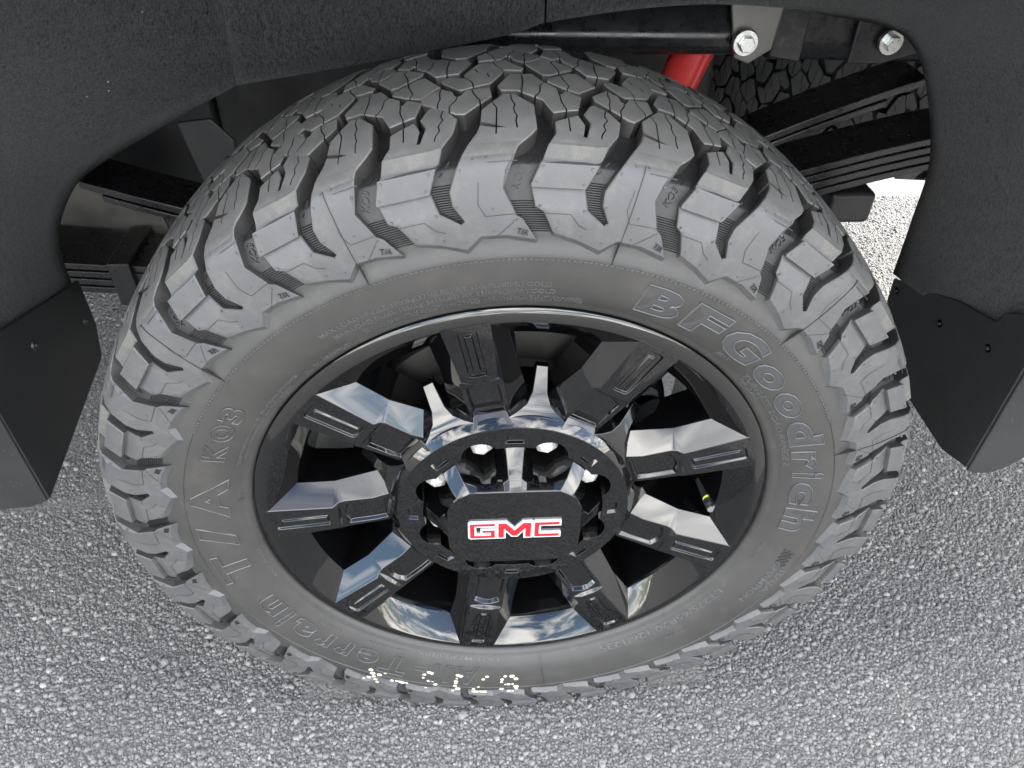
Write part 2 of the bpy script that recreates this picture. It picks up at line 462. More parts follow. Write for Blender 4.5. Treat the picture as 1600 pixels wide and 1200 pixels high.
def raised(outline, sipes=(), cuts=(), hfun=None, steps=(), spacing=0.0075, bev=0.0008, depth=None, bumps=()):
    """top skin by constrained triangulation + walls down to the groove floor; returns flat verts (deg, s, h) and faces"""
    q = ccw(shrink(outline))
    rings = [q, inset(q, bev)]
    cp = [strip(shrink(sp), 0.00055) for sp in sipes] + [ccw(shrink(c)) for c in cuts]
    rings += cp
    x0, y0 = q.min(0); x1, y1 = q.max(0)
    gx, gy = np.meshgrid(np.arange(x0 + spacing * .5, x1, spacing), np.arange(y0 + spacing * .5, y1, spacing))
    G = np.stack([gx.ravel(), gy.ravel()], -1)
    G = G[pip(G, rings[1])]
    if len(G):
        ok = seg_dist(G, q) > spacing * 0.3
        for c in cp: ok &= seg_dist(G, c) > spacing * 0.22
        G = G[ok]
    Vv, Ff = cdt(rings, G, [shrink(l) for l in steps])
    cen = np.array([Vv[list(f)].mean(0) for f in Ff])
    keep = pip(cen, q)
    for c in cp: keep &= ~pip(cen, c)
    Ff = [f for f, k in zip(Ff, keep) if k]
    th = Vv[:, 0] / KX; s = Vv[:, 1]
    h = np.zeros(len(Vv)) if hfun is None else hfun(th, s)
    edge = seg_dist(Vv, q) < 2e-6
    h = h - np.where(edge, bev, 0)
    fl = (base_h(s) if depth is None else np.full(len(s), depth)) - 0.0015
    top = [(a, b, c) for a, b, c in zip(th, s, h)]
    cnt = {}
    for f in Ff:
        for i in range(len(f)):
            a, b = f[i], f[(i + 1) % len(f)]
            k = (min(a, b), max(a, b)); cnt.setdefault(k, []).append((a, b))
    faces = list(Ff); low = {}
    def lo(i):
        if i not in low:
            low[i] = len(top); top.append((th[i], s[i] - .0048, float(base_h(s[i] - .0048)) - .0004) if s[i] < .0955 else (th[i], s[i], fl[i]))
        return low[i]
    for k, e in cnt.items():
        if len(e) == 1:
            a, b = e[0]; faces.append((b, a, lo(a), lo(b)))
    for (bt, bs) in bumps:
        c0 = len(top)
        for ring_r, hh in ((0.0013, -0.0002), (0.0009, 0.0006)):
            for i in range(6):
                a = i / 6 * 6.283
                top.append((bt + ring_r * math.cos(a) / KX, bs + ring_r * math.sin(a), hh))
        for i in range(6): faces.append((c0 + i, c0 + (i + 1) % 6, c0 + 6 + (i + 1) % 6, c0 + 6 + i))
        faces.append(tuple(c0 + 6 + i for i in range(6)))
    return np.array(top), faces

U_OUT = [(3.42, .0928), (6.39, .0879), (9.64, .0808), (11.6, .0912), (14.7, .0908), (18.4, .0865), (16.6, .1042), (15.84, .1072), (15.25, .1166), (14.45, .1284), (16.12, .1597),
         Y(17.5, -.107), Y(18.2, -.099), Y(18.2, -.065), Y(16.4, -.0465), Y(15.06, -.0455), Y(12.7, -.071), Y(12.5, -.0907), Y(12.1, -.1012),
         (10.95, .162), (9.57, .1437), (8.62, .1287), (8.68, .1179), (9.8, .1047), (9.35, .1028), (7.14, .113), (6.55, .1289), (7.4, .1417), (8.0, .1535),
         Y(8.5, -.1148), Y(9.7, -.0995), Y(10.2, -.0814), Y(9.07, -.0661), Y(7.64, -.0585), Y(7.14, -.0612), Y(6.36, -.0755), Y(6.94, -.088), Y(6.3, -.106), Y(5.95, -.106), Y(6.3, -.0906), Y(5.76, -.0774),
         Y(3.2, -.0889), Y(3.15, -.104), (2.31, .1625), (1.44, .1468), (.46, .1305), (1.06, .1136), (2.05, .1099)]
ssh = lambda pts, d: [Y(a + d, y) for a, y in pts]
U_SIPE = [ssh([(-3.3, -.054), (-2.60, -.0699), (-2.88, -.105)], 16.9),
          ssh([(-1.05, -.042), (-.97, -.0575), (-.71, -.0649), (-.89, -.0718), (-.81, -.0784), (-.6, -.0821), (-.77, -.0889), (-.72, -.0986)], 16.9),
          ssh([(4.64, -.076), (4.64, -.1013)], 0),
          ssh([(8.9, -.061), (8.51, -.0762), (8.75, -.0812), (8.26, -.0883), (8.34, -.0955), (7.95, -.1009), (7.79, -.1069)], 0)]
U_CUT = [ssh([(-4.6, -.0885), (-3.28, -.0922), (-1.74, -.0978), (-3.07, -.0972), (-4.6, -.0926)], 16.9)]
LINES = [[(11.82, .1339), (11.56, .1173), (12.3, .1076), (15.9, .1087)], [(1.9, .1090), (5.2, .1090), (6.33, .1010), (7.45, .0978)], [(12.9, .1475), (16.0, .1478)], [(13.2, .0895), (16.0, .1049)]]
U_BUMP = [(15.54, .1535), (14.9, .1405), (13.19, .1129), (15.6, .1032), (13.15, .0953), (1.75, .1441), (6.85, .1436), (1.07, .1322), (6.2, .1318), (1.6, .1145), (6.71, .1122), (3.76, .0971), (6.92, .0918), (9.56, .088), (9.18, .1167), (10.01, .1433), (11.41, .1509), (12.8, .152)]
def u_h(th, s):
    h = np.zeros(len(th))
    left = th < 8.3 + np.maximum(0, s - .1417) * 80
    a = left & (s > .1470) & (s < .1625)
    h[a] -= 0.0058 * np.sin(np.clip((.1625 - s[a]) / .0155, 0, 1) * 1.9) ** 1.0
    b = left & (s < .1284) & (s > .108)
    h[b] -= 0.0048 * np.clip((s[b] - .108) / .0204, 0, 1) ** 1.6
    return h
U_STEP = [[(0.7, .1471), (8.0, .1469)], [(0.9, .1466), (8.0, .1464)], [(0.2, .1289), (7.2, .1289)], [(0.3, .1283), (7.2, .1283)], [(1.2, .152), (8.4, .152)], [(1.8, .157), (8.6, .157)], [(0.6, .1235), (7.0, .1235)], [(0.9, .118), (7.2, .118)], [Y(1.5, -.1235), Y(17.5, -.1235)], [(1.5, s_of_y(-.1235) + .011), (17.8, s_of_y(-.1235) + .011)]]
R1 = [Y(*p) for p in [(-2.32, -.0291), (-.93, -.0043), (1.74, -.003), (2.75, -.0212), (4.04, -.033), (4.10, -.0438), (4.43, -.0439), (4.91, -.0366), (6.52, -.0468), (5.87, -.0695), (3.15, -.0769), (2.25, -.056), (1.46, -.052), (-.27, -.0398), (-1.99, -.0391)]]
R1S = [ssh([(.41, .002), (.47, -.0198), (.1, -.049)], 0), ssh([(3.0, -.0195), (2.28, -.0281), (2.14, -.0415), (1.54, -.0509), (1.35, -.0638)], 0), ssh([(4.2, -.043), (4.19, -.0574), (4.59, -.0713), (4.45, -.0826)], 0)]
R2 = [Y(*p) for p in [(-10.5, -.041), (-8.5, -.025), (-7.1, -.034), (-6.9, -.0437), (-6.35, -.0445), (-5.73, -.0342), (-3.15, -.0315), (-3.0, -.0496), (-5.18, -.0699), (-5.94, -.0763), (-6.8, -.0748), (-10.4, -.0497)]]
R2S = [ssh([(-8.3, -.022), (-8.5, -.0363), (-8.43, -.0468), (-8.68, -.0538), (-8.73, -.0681)], 0), ssh([(-6.58, -.0435), (-6.77, -.0519), (-7.47, -.062), (-7.49, -.0768)], 0), ssh([(-5.14, -.0295), (-4.85, -.0443), (-4.26, -.0562), (-4.25, -.0705)], 0)]
QB = [Y(*p) for p in [(3.1, -.02), (3.3, -.0125), (5.8, .004), (6.8, .005), (8.5, -.021), (6.35, -.040), (5.0, -.034)]]
QS = [ssh([(5.0, -.038), (5.45, -.027), (4.9, -.0102), (4.85, .003)], 0)]
CB = [Y(*p) for p in [(-8.45, -.0084), (-7.45, -.003), (-5.75, -.0085), (-5.84, .001), (-4.31, .0241), (-2.29, .0314), (-1.0, .0325), (.85, .0106), (.6, .0045), (-1.4, .0060), (-1.55, -.001), (-3.05, -.0241), (-5.05, -.0300), (-6.3, -.0345), (-8.2, -.0148)]]
CS = [ssh([(-2.6, .036), (-2.34, .0196), (-1.3, .002)], 0), ssh([(-6.0, -.004), (-5.03, -.018), (-4.8, -.034)], 0), ssh([(-4.61, .0119), (-4.3, .0022)], 0), ssh([(-3.3, -.0007), (-3.1, -.0096)], 0)]

BLOCKS = {'R1': raised(R1, R1S), 'R2': raised(R2, R2S), 'Q': raised(QB, QS), 'C': raised(CB, CS)}
UPAT = raised(U_OUT, U_SIPE + [], U_CUT, u_h, U_STEP, 0.006, 0.0009, bumps=U_BUMP)
def mirrored(pat):
    V, F = pat; W = V.copy(); W[:, 0] = 9.6 - V[:, 0]; W[:, 1] = STOT - V[:, 1]
    return W, F
U_IN = raised([p for p in U_OUT if p[1] > .150 or False] and
              [(2.9, .150), (16.0, .150)] + [p for p in U_OUT[10:19]] + [(10.9, .155), (8.2, .155)] + [p for p in U_OUT[29:43]], (), (), None, (), 0.009, 0.0009)

widths = [13.5, 13.5, 14, 15, 17, 17, 15, 15, 14.5, 12.5] + [14.2] * 15
widths[-1] += 360 - sum(widths)
starts = []; a = -71.3
for w in widths: starts.append(a); a += w
cache = {}
def piece(name, key, pat, k, mat, parent, angle, center=CEN):
    """a copy of the piece for this pitch width, sharing mesh data with alike pieces"""
    kk = (key, round(k, 4))
    if kk not in cache:
        V, F = pat
        P = tmap((V[:, 0] - 1.5) * k, V[:, 1], V[:, 2])
        o = mesh_obj(name, P, F, mat, parent, 32, center)
        if key != 'G' and key != 'L':                    # flanks in clean rubber, darker too so groove shade is in the colour
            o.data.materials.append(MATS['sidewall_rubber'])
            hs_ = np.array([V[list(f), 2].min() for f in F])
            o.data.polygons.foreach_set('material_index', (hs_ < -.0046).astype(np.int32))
        if key == 'U':                                   # scuffed, dusty running face above the shoulder edge
            o.data.materials.append(MATS['tread_rubber']); lim = s_of_y(-.1235)
            rr_ = np.array([V[list(f), 1].mean() for f in F])
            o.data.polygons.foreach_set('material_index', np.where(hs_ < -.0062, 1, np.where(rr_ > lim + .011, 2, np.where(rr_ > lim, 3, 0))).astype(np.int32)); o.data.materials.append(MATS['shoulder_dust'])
        cache[kk] = o
    else:
        o = bpy.data.objects.new(name, cache[kk].data); link(o, parent); o.location = center
    o.rotation_euler = (0, R(angle), 0)
    if name in ('groove_ribs', 'moulded_line'): o['kind'] = 'stuff'
    return o

# small raised words in the grooves: text to flat mesh
def text_mesh(txt, size=1.0, bold=0.0, shear=0.0, outline=0.0, extrude=0.0, xs=1.0, spacing=1.0):
    cu = bpy.data.curves.new('t', 'FONT'); cu.body = txt; cu.size = size; cu.shear = shear
    cu.offset = bold; cu.space_character = spacing; cu.resolution_u = 3
    if outline: cu.fill_mode = 'NONE'; cu.bevel_depth = outline; cu.bevel_resolution = 0
    else: cu.extrude = extrude
    ob = bpy.data.objects.new('t', cu); COL.objects.link(ob)
    bpy.context.view_layer.update()
    dg = bpy.context.evaluated_depsgraph_get(); ev = ob.evaluated_get(dg); me = ev.to_mesh()
    V = np.array([tuple(v.co) for v in me.vertices]); F = [tuple(p.vertices) for p in me.polygons]
    ev.to_mesh_clear(); bpy.data.objects.remove(ob); bpy.data.curves.remove(cu)
    V[:, 0] *= xs
    return V, F

def groove_details():
    """fine ribs on the groove floors and the small words beside them (flat layout)"""
    V = []; F = []
    def rib(tl, tr, s):
        c = len(V)
        for th in np.linspace(tl, tr, 4):
            for ds, dh in ((-.0007, -.0006), (0, .0012), (.0007, -.0006)):
                V.append((th, s + ds, float(base_h(s)) + dh))
        for i in range(3):
            for k in range(2): F.append((c + i * 3 + k, c + i * 3 + k + 1, c + i * 3 + 3 + k + 1, c + i * 3 + 3 + k))
    s = .0925
    while s < .118:
        tl = np.interp(s, [.0865, .1042, .1072, .1166, .1284], [1.5, -.3, -1.06, -1.65, -2.45]) - .15
        tr = np.interp(s, [.0928, .1099, .1136, .1305], [3.42, 2.05, 1.06, .46]) + .15
        rib(tl, tr, s); s += .00185
    s = .1045
    while s < .1335:
        tl = np.interp(s, [.1028, .113, .1289, .1417], [9.3, 7.14, 6.55, 7.4]) - .15
        tr = np.interp(s, [.1047, .1179, .1287, .1437], [9.8, 8.68, 8.62, 9.57]) + .15
        rib(tl, tr, s); s += .00185
    def word(txt, p0, p1, size, lift, hbase):
        tv, tf = text_mesh(txt, size, 0.0, 0.15, 0.0, 0.0008)
        d = np.array([(p1[0] - p0[0]) * KX, p1[1] - p0[1]]); d /= np.linalg.norm(d); nn = np.array([-d[1], d[0]])
        c = len(V)
        for x, yy, z in tv:
            q = np.array([p0[0] * KX, p0[1]]) + d * x + nn * (yy - size * .35)
            V.append((q[0] / KX, q[1], hbase(q[1]) + z + lift))
        for f in tf: F.append(tuple(c + i for i in f))
    word('KO3', (-1.15, .1250), (-.25, .1440), .0090, .0005, lambda s: float(base_h(s)))
    word('T/A', (-1.05, .0955), (0.1, .0935), .0068, .0003, lambda s: 0.0)
    # raised wear marker bar inside the groove mouths
    for (t0, s0, t1, s1) in ((0.15, .1475, .75, .157), (7.75, .1395, 9.0, .157)):
        c = len(V)
        for (t, s) in ((t0, s0), (t1, s1)):
            for dt, dh in ((-.16, -.0005), (-.1, .0012), (.1, .0012), (.16, -.0005)):
                V.append((t + dt, s, float(base_h(s)) + dh))
        F.extend([(c + k, c + k + 1, c + 5 + k, c + 4 + k) for k in range(3)])
    return np.array(V), F
GROOVE = groove_details()
def groove_lines():
    V = []; F = []
    for l in LINES:
        pts = []
        for (a, b) in zip(l[:-1], l[1:]):
            for t in np.linspace(0, 1, 5): pts.append((a[0] + (b[0] - a[0]) * t, a[1] + (b[1] - a[1]) * t))
        st = strip([(p[0] * KX, p[1]) for p in pts], 0.00032); m = len(pts)
        c = len(V); th = st[:, 0] / KX
        hh = u_h(th, st[:, 1]) + 0.00025
        V += [(a, b, h) for a, b, h in zip(th, st[:, 1], hh)]
        F += [(c + i, c + i + 1, c + 2 * m - 2 - i, c + 2 * m - 1 - i) for i in range(m - 1)]
    return np.array(V), F
LINEP = groove_lines()

def build_tread(parent, center, vis=None, full=True):
    for st, w in zip(starts, widths):
        k = w / PITCH
        if vis is not None and not vis(st): continue
        if full:
            piece('sidewall_lug', 'U', UPAT, k, 'shoulder_rubber', parent, st, center)
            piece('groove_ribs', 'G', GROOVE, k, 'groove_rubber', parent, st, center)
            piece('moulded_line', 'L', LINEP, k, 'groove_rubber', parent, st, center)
        else:
            piece('shoulder_block', 'Uo', U_IN, k, 'tread_rubber', parent, st, center)
        for nm in ('R1', 'R2', 'Q', 'C'):
            piece('tread_block', nm, BLOCKS[nm], k, 'tread_rubber', parent, st, center)
        for nm in ('R1', 'R2', 'Q'):
            piece('tread_block', nm + 'm', mirrored(BLOCKS[nm]), k, 'tread_rubber', parent, st, center)
        piece('shoulder_block', 'Um', mirrored(U_IN), k, 'tread_rubber', parent, st, center)
build_tread(tyre, (0, 0, 0))

# sidewall lettering ----------------------------------------------------------
def letter(txt, th0, th1, s0, s1, name='lettering', mat='lettering_rubber', h=0.0008, outline=0.0, bold=0.0, shear=0.0, fit=True, label=None):
    tv, tf = text_mesh(txt, 1.0, bold, shear, outline, 0.5)
    x0, x1 = tv[:, 0].min(), tv[:, 0].max()
    cap = 0.73
    th = th0 + (tv[:, 0] - x0) / (x1 - x0) * (th1 - th0)
    s = s0 + tv[:, 1] / cap * (s1 - s0)
    if outline: z = 0.0004 + h + tv[:, 2] / outline * 0.00055
    else: z = h * tv[:, 2] * 2 * 0.5 + h * 0.5 - 0.0002
    P = tmap(th, s, z)
    o = mesh_obj(name, P, tf, mat, tyre, 30)
    if label: o['label'] = label
    if len(txt) > 1: o['kind'] = 'stuff'
    return o
BIG = [('B', 18.6, 25.9), ('F', 27.2, 34.2), ('G', 35.2, 43.6), ('o', 44.7, 52.2), ('o', 53.2, 60.4), ('d', 61.6, 68.8), ('r', 70.2, 75.2), ('i', 76.4, 78.0), ('c', 79.2, 86.0), ('h', 87.3, 94.2)]
BIG2 = [('A', 187.5, 193.5), ('l', 194.9, 196.3), ('l', 197.9, 199.3), ('-', 200.9, 204.0), ('T', 205.6, 212.2), ('e', 213.4, 219.2), ('r', 220.7, 224.8), ('r', 226.2, 230.3), ('a', 231.7, 237.6), ('i', 239.2, 240.6), ('n', 242.2, 248.2),
        ('T', 256.0, 264.6), ('/', 266.0, 273.6), ('A', 275.0, 286.6), ('K', 291.6, 296.0), ('O', 296.9, 301.2), ('3', 301.9, 305.6)]
for arr, s0, s1 in ((BIG, .0315, .0615), (BIG2, .0335, .0620)):
    for ch, a, b in arr:
        big = ch in 'T/A' and a > 250
        e = .002 if big else (-.0045 if a > 290 else 0)
        sc = 1.0
        letter(ch, a, b, s0 - e, s1 + e, 'letter', 'lettering_rubber' if arr is BIG else 'sidewall_rubber', 0.0006, 0.0, 0.045, 0.0)
        letter(ch, a, b, s0 - e, s1 + e, 'letter_outline', 'letter_edge', 0.0006, 0.013, 0.045, 0.0)
SM = [('MAX LOAD SINGLE 1700kg(3750LBS) AT 550kPa(80PSI) COLD', -33, 4.6, .0415, .0470), ('MAX LOAD DUAL 1550kg(3415LBS) AT 550kPa(80PSI) COLD', -31.5, 5.4, .0325, .0380),
      ('SERIOUS INJURY MAY RESULT FROM TIRE FAILURE DUE TO UNDERINFLATION/OVERLOADING/MISASSEMBLY', -27, 10.5, .0245, .0278), ('NEVER EXCEED 280kPa(40PSI) TO SEAT BEADS - ONLY SPECIALLY TRAINED PERSONS SHOULD MOUNT TIRES', -27, 10.5, .0195, .0228),
      ('WARNING:', -39.5, -31, .0125, .0180), ('TREAD 2 POLYESTER+2 STEEL+1 NYLON - SIDEWALL 3 POLYESTER', -70, -43, .0200, .0235), ('FOLLOW OWNER MANUAL OR TIRE PLACARD IN VEHICLE', -68, -46, .0148, .0182),
      ('TUBELESS  LOAD RANGE E', 46, 75, .0200, .0262), ('RADIAL', 47.2, 54.5, .0128, .0180), ('M+S', 38, 41, .021, .026),
      ('LT275/65R20 126/123S', 119, 156, .0205, .0290), ('3PK 12565', 133, 141, .040, .0445), ('CHAMPION', 104, 118.5, .0480, .0560), ('BAJA', 106, 114, .0590, .0670),
      ('DOT M3 B1 01RX', 183, 205, .0165, .0215), ('TREAD WEAR 500', 208, 218, .020, .0235), ('TRACTION B', 226, 234, .022, .026), ('MADE IN U.S.A.', 252, 263, .0130, .0165), ('TUBELESS', 100, 106, .022, .026)]
for t, a, b, s0, s1 in SM:
    letter(t, a, b, s0, s1, 'small_lettering', 'letter_edge', 0.0009, 0, 0.01)
# chequered flag patch beside the emblem, warning triangle, maker's ring
def flat_poly(name, polys, mat, h=0.0007, parent=None):
    V = []; F = []
    for p in polys:
        c = len(V); m = len(p)
        for (t, s) in p: V.append(tmap(t, s, -0.0002))
        for (t, s) in p: V.append(tmap(t, s, h))
        F.append(tuple(c + m + i for i in range(m)))
        F += [(c + i, c + (i + 1) % m, c + m + (i + 1) % m, c + m + i) for i in range(m)]
    o = mesh_obj(name, V, F, mat, parent or tyre, None)
    if len(polys) > 1: o['kind'] = 'stuff'
    return o
chk = []
for i in range(8):
    for j in range(5):
        if (i + j) % 2 == 0:
            t = 99.8 + i * .62 + j * .18; s = .048 + j * .0026
            chk.append([(t, s), (t + .62, s), (t + .62, s + .0026), (t, s + .0026)])
flat_poly('moulded_emblem', chk, 'groove_rubber')
flat_poly('warning_triangle', [[(-42.6, .0115), (-40.6, .0115), (-41.6, .0185)]], 'lettering_rubber')
ringp = []
for i in range(20):
    a0, a1 = i / 20 * 6.283, (i + 1) / 20 * 6.283
    f = lambda a, r: (-80 + r * math.cos(a) / (KX * .75), .0165 + r * math.sin(a))
    ringp.append([f(a0, .0048), f(a1, .0048), f(a1, .0056), f(a0, .0056)])
flat_poly('moulded_ring', ringp, 'lettering_rubber', 0.0005)
letter('XL2', -82.6 + 1.2, -78.6, .0145, .0185, 'small_lettering', 'lettering_rubber', 0.0007)
# beaded line at the edge of the smooth sidewall (upper part) and mould seams
beads = []
for i in range(170):
    t = -62 + i * 0.74
    beads.append([(t, .0697), (t + .40, .0697), (t + .40, .0709), (t, .0709)])
flat_poly('beaded_line', beads, 'shoulder_rubber', 0.0013)
for tt, sl in ((-21.2, 0), (12.1, 0.6), (43.0, 0.5), (-49.6, 0), (72.2, 0), (172, 0)):
    pp = [(tt + sl * ((s - .07) / .09), s) for s in np.linspace(.069, .152, 24)] if tt < 100 else [(tt, s) for s in np.linspace(.01, .072, 20)]
    st = strip([(p[0] * KX, p[1]) for p in pp], 0.00022); m = len(pp)
    P = tmap(st[:, 0] / KX, st[:, 1], np.full(len(st), 0.0007)); P2 = tmap(st[:, 0] / KX, st[:, 1], np.full(len(st), -0.004))
    F = [(i, i + 1, 2 * m - 2 - i, 2 * m - 1 - i) for i in range(m - 1)]
    F += [(i, i + 1, 2 * m + i + 1, 2 * m + i) for i in range(2 * m - 1)]
    mesh_obj('mould_seam', np.vstack([P, P2]), F, 'groove_rubber', tyre, None)
# dotted yellow-white crayon marks, seen upside down near the ground
GL = {'8': ["01110", "10001", "10001", "01110", "10001", "10001", "01110"], '1': ["00100", "01100", "00100", "00100", "00100", "00100", "01110"], '7': ["11111", "00001", "00010", "00010", "00100", "00100", "01000"],
      '0': ["01110", "10001", "10011", "10101", "11001", "10001", "01110"], '-': ["00000", "00000", "00000", "11111", "00000", "00000", "00000"], 'x': ["00000", "10001", "01010", "00100", "01010", "10001", "00000"]}
dots = []
t = 178.6
for ch in '8718-x':
    for r_, row in enumerate(GL[ch]):
        for c_, bit in enumerate(row):
            if bit == '1' and random.random() > 0.16:
                # marks read from below: top of figures towards the tread
                tt = t + c_ * 0.85 + random.uniform(-.12, .12); s = .0795 - r_ * .0054 + random.uniform(-.0007, .0007)
                if ch in '-x': s += .012
                rr = random.uniform(.0010, .0027)
                dots.append([(tt + rr * 1.5 * math.cos(q) / (KX * .8), s + rr * math.sin(q)) for q in np.linspace(0, 6.283, 7)[:-1]])
    t += 6.3 if ch not in '-' else 6.0
flat_poly('crayon_mark', dots, 'crayon_mark', 0.0007)['label'] = 'dotted pale yellow figures marked on the lower sidewall'

# ------------------------------------------------------------------ rim
rim_prof = [(-.100, .262), (-.108, .2742), (-.1140, .2752), (-.1168, .2742), (-.1180, .2718), (-.1190, .2680), (-.1200, .2640), (-.1198, .2612), (-.1185, .2592), (-.100, .2375), (-.096, .2335), (-.090, .2312), (-.045, .2245), (.0, .219), (.10, .226), (.11, .258)]
rim = revolve('rim', rim_prof, 'gloss_black', wheel, 240, 22, CEN)
rim['label'] = 'gloss black alloy rim with dust specks'

def spoke_mesh():
    # (u radial, v across, w depth): a raised outer blade, a lower and wider inner plateau
    fo = lambda u: float(np.interp(u, [.185, .262], [-.1128, -.1203]))
    def plane(u, v):            # the flank beside blade and plateau is one plane
        vl = .0225 + (u - .262) * .0785; yl = -.1203 - (u - .262) * .0978
        return yl + 1.063 * (v - vl)
    fi = lambda u: float(np.interp(u, [.120, .138, .152, .1815, .1905], [plane(.120, .0220), plane(.138, .0205), plane(.152, .0195), plane(.1815, .0208), plane(.1905, .0195)]))
    blade = [(.262, .0225), (.1945, .0172), (.1895, .0072)]
    plate = [(.1885, .0206), (.1815, .0208), (.152, .0195), (.138, .0205), (.120, .0220)]
    chw = [(.2395, .0405), (.1915, .0370), (.158, .0390), (.138, .0405), (.118, .0400)]
    mir = lambda L: [(u, v) for u, v in L] + [(u, -v) for u, v in L[::-1]]
    blade_r = mir(blade); cham = mir([(.262, .0225)] + chw)
    plate_r = mir([(.1868, .0060)] + plate[:])
    def rrect(u0, u1, v0, v1, r):
        o = []
        for cu, cv, a0 in ((u1 - r, v1 - r, 0), (u0 + r, v1 - r, 90), (u0 + r, v0 + r, 180), (u1 - r, v0 + r, 270)):
            for k in range(4):
                a = R(a0 + k * 30); o.append((cu + r * math.cos(a), cv + r * math.sin(a)))
        return o
    slot = rrect(.1985, .2560, -.0090, .0090, .0035); slot_b = rrect(.1997, .2548, -.0078, .0078, .0029)
    bar = rrect(.2010, .2500, -.0040, .0040, .0012); bar_t = rrect(.2022, .2488, -.0028, .0028, .0008)
    pocket = [(.1800, .0160), (.152, .0160), (.1390, .0165), (.1390, -.0165), (.152, -.0160), (.1800, -.0160), (.1845, -.0050), (.1845, .0050)]
    pocket_b = [(.1778, .0138), (.152, .0138), (.1412, .0142), (.1412, -.0142), (.152, -.0138), (.1778, -.0138), (.1820, -.0042), (.1820, .0042)]
    V, Fc = cdt([blade_r, cham, plate_r, slot, slot_b, bar, bar_t, pocket, pocket_b], [], [[(.1945, .0172), (.1885, .0206)], [(.1945, -.0172), (.1885, -.0206)]])
    W3 = []
    on_ = lambda P1, poly: seg_dist(P1, poly)[0] < 1e-6
    for p in V:
        u, v = p; P1 = np.array([p])
        if on_(P1, cham) and u < .2615: y = plane(u, abs(v))
        elif on_(P1, blade_r): y = fo(u)
        elif on_(P1, slot_b) or on_(P1, bar): y = fo(u) + .0026
        elif on_(P1, bar_t): y = fo(u) + .0006
        elif on_(P1, slot): y = fo(u)
        elif on_(P1, pocket_b): y = fi(u) + .0042
        else: y = fi(u)
        W3.append((v, y, u))
    cen = np.array([V[list(f)].mean(0) for f in Fc]); keep = pip(cen, cham)
    Fc = [f for f, k in zip(Fc, keep) if k]
    cnt = {}
    for f in Fc:
        for i in range(len(f)):
            a, b = f[i], f[(i + 1) % len(f)]; cnt.setdefault((min(a, b), max(a, b)), []).append((a, b))
    low = {}
    def lo(i):
        if i not in low:
            low[i] = len(W3); x, y, z = W3[i]; W3.append((x * 0.90, -.040, z + (0.004 if z > .2 else 0)))
        return low[i]
    for k, e in cnt.items():
        if len(e) == 1: a, b = e[0]; Fc.append((b, a, lo(a), lo(b)))
    bm = bmesh.new()
    vs = [bm.verts.new(p) for p in W3]
    for f in Fc:
        try: bm.faces.new([vs[i] for i in f])
        except ValueError: pass
    bmesh.ops.recalc_face_normals(bm, faces=bm.faces)
    bmesh.ops.dissolve_limit(bm, angle_limit=R(2.0), verts=bm.verts, edges=bm.edges)
    return bm
sp0 = bm_obj('spoke', spoke_mesh(), 'gloss_black', rim, None, recalc=False)
bevel(sp0, 0.0011, 2, 20)
C0 = -10.4
sp0.rotation_euler = (0, R(C0), 0)
for k in range(1, 9): inst(sp0, rim, (0, 0, 0), (0, R(C0 + 40 * k), 0))

# hub disc with lug holes and slots
def circle(cx, cz, r, n=28): return [(cx + r * math.cos(i / n * 6.28318), cz + r * math.sin(i / n * 6.28318)) for i in range(n)]
def hub_mesh():
    outer = circle(0, 0, .1265, 90); inner = circle(0, 0, .0985, 72)
    holes = []
    for k in range(8):
        a = R(22.5 + 45 * k); holes.append(circle(.0912 * math.sin(a), .0912 * math.cos(a), .0200, 30))
    slots = []
    for k in range(8):
        a = R(45 * k); q = []
        for (v, u) in ((-.0100, .1045), (.0100, .1045), (.0085, .1145), (-.0085, .1145)):
            q.append((u * math.sin(a) + v * math.cos(a), u * math.cos(a) - v * math.sin(a)))
        slots.append(q)
    inn = [[((p[0] - np.mean([z[0] for z in s])) * .76 + np.mean([z[0] for z in s]), (p[1] - np.mean([z[1] for z in s])) * .76 + np.mean([z[1] for z in s])) for p in s] for s in slots]
    V, Fc = cdt([outer, inner] + holes + slots + inn)
    cen = np.array([V[list(f)].mean(0) for f in Fc])
    keep = pip(cen, outer) & ~pip(cen, inner)
    for h in holes: keep &= ~pip(cen, h)
    Fc = [f for f, k in zip(Fc, keep) if k]
    d = np.zeros(len(V))
    for s in inn: d[seg_dist(V, s) < 1e-6] = .0032
    y = -.1120 + d
    rad = np.linalg.norm(V, axis=1)
    W3 = [(p[0], yy, p[1]) for p, yy in zip(V, y)]
    cnt = {}
    for f in Fc:
        for i in range(3):
            a, b = f[i], f[(i + 1) % 3]; cnt.setdefault((min(a, b), max(a, b)), []).append((a, b))
    low = {}
    def lo(i):
        if i not in low:
            low[i] = len(W3); x, yy, z = W3[i]
            if rad[i] > .12: W3.append((x, -.1080, z))
            else: W3.append((x, -.0700, z))
        return low[i]
    for k, e in cnt.items():
        if len(e) == 1: a, b = e[0]; Fc.append((b, a, lo(a), lo(b)))
    bm = bmesh.new(); vs = [bm.verts.new(p) for p in W3]
    for f in Fc:
        try: bm.faces.new([vs[i] for i in f])
        except ValueError: pass
    bmesh.ops.recalc_face_normals(bm, faces=bm.faces)
    bmesh.ops.dissolve_limit(bm, angle_limit=R(0.6), verts=bm.verts, edges=bm.edges)
    return bm
hub = bm_obj('hub_disc', hub_mesh(), 'gloss_black', rim, None, recalc=False)
bevel(hub, 0.0009, 2, 35)
revolve('hub_flank', [(-.1117, .1262), (-.1046, .1336), (-.1030, .1346), (-.069, .150)], 'gloss_black', rim, 120, 20)
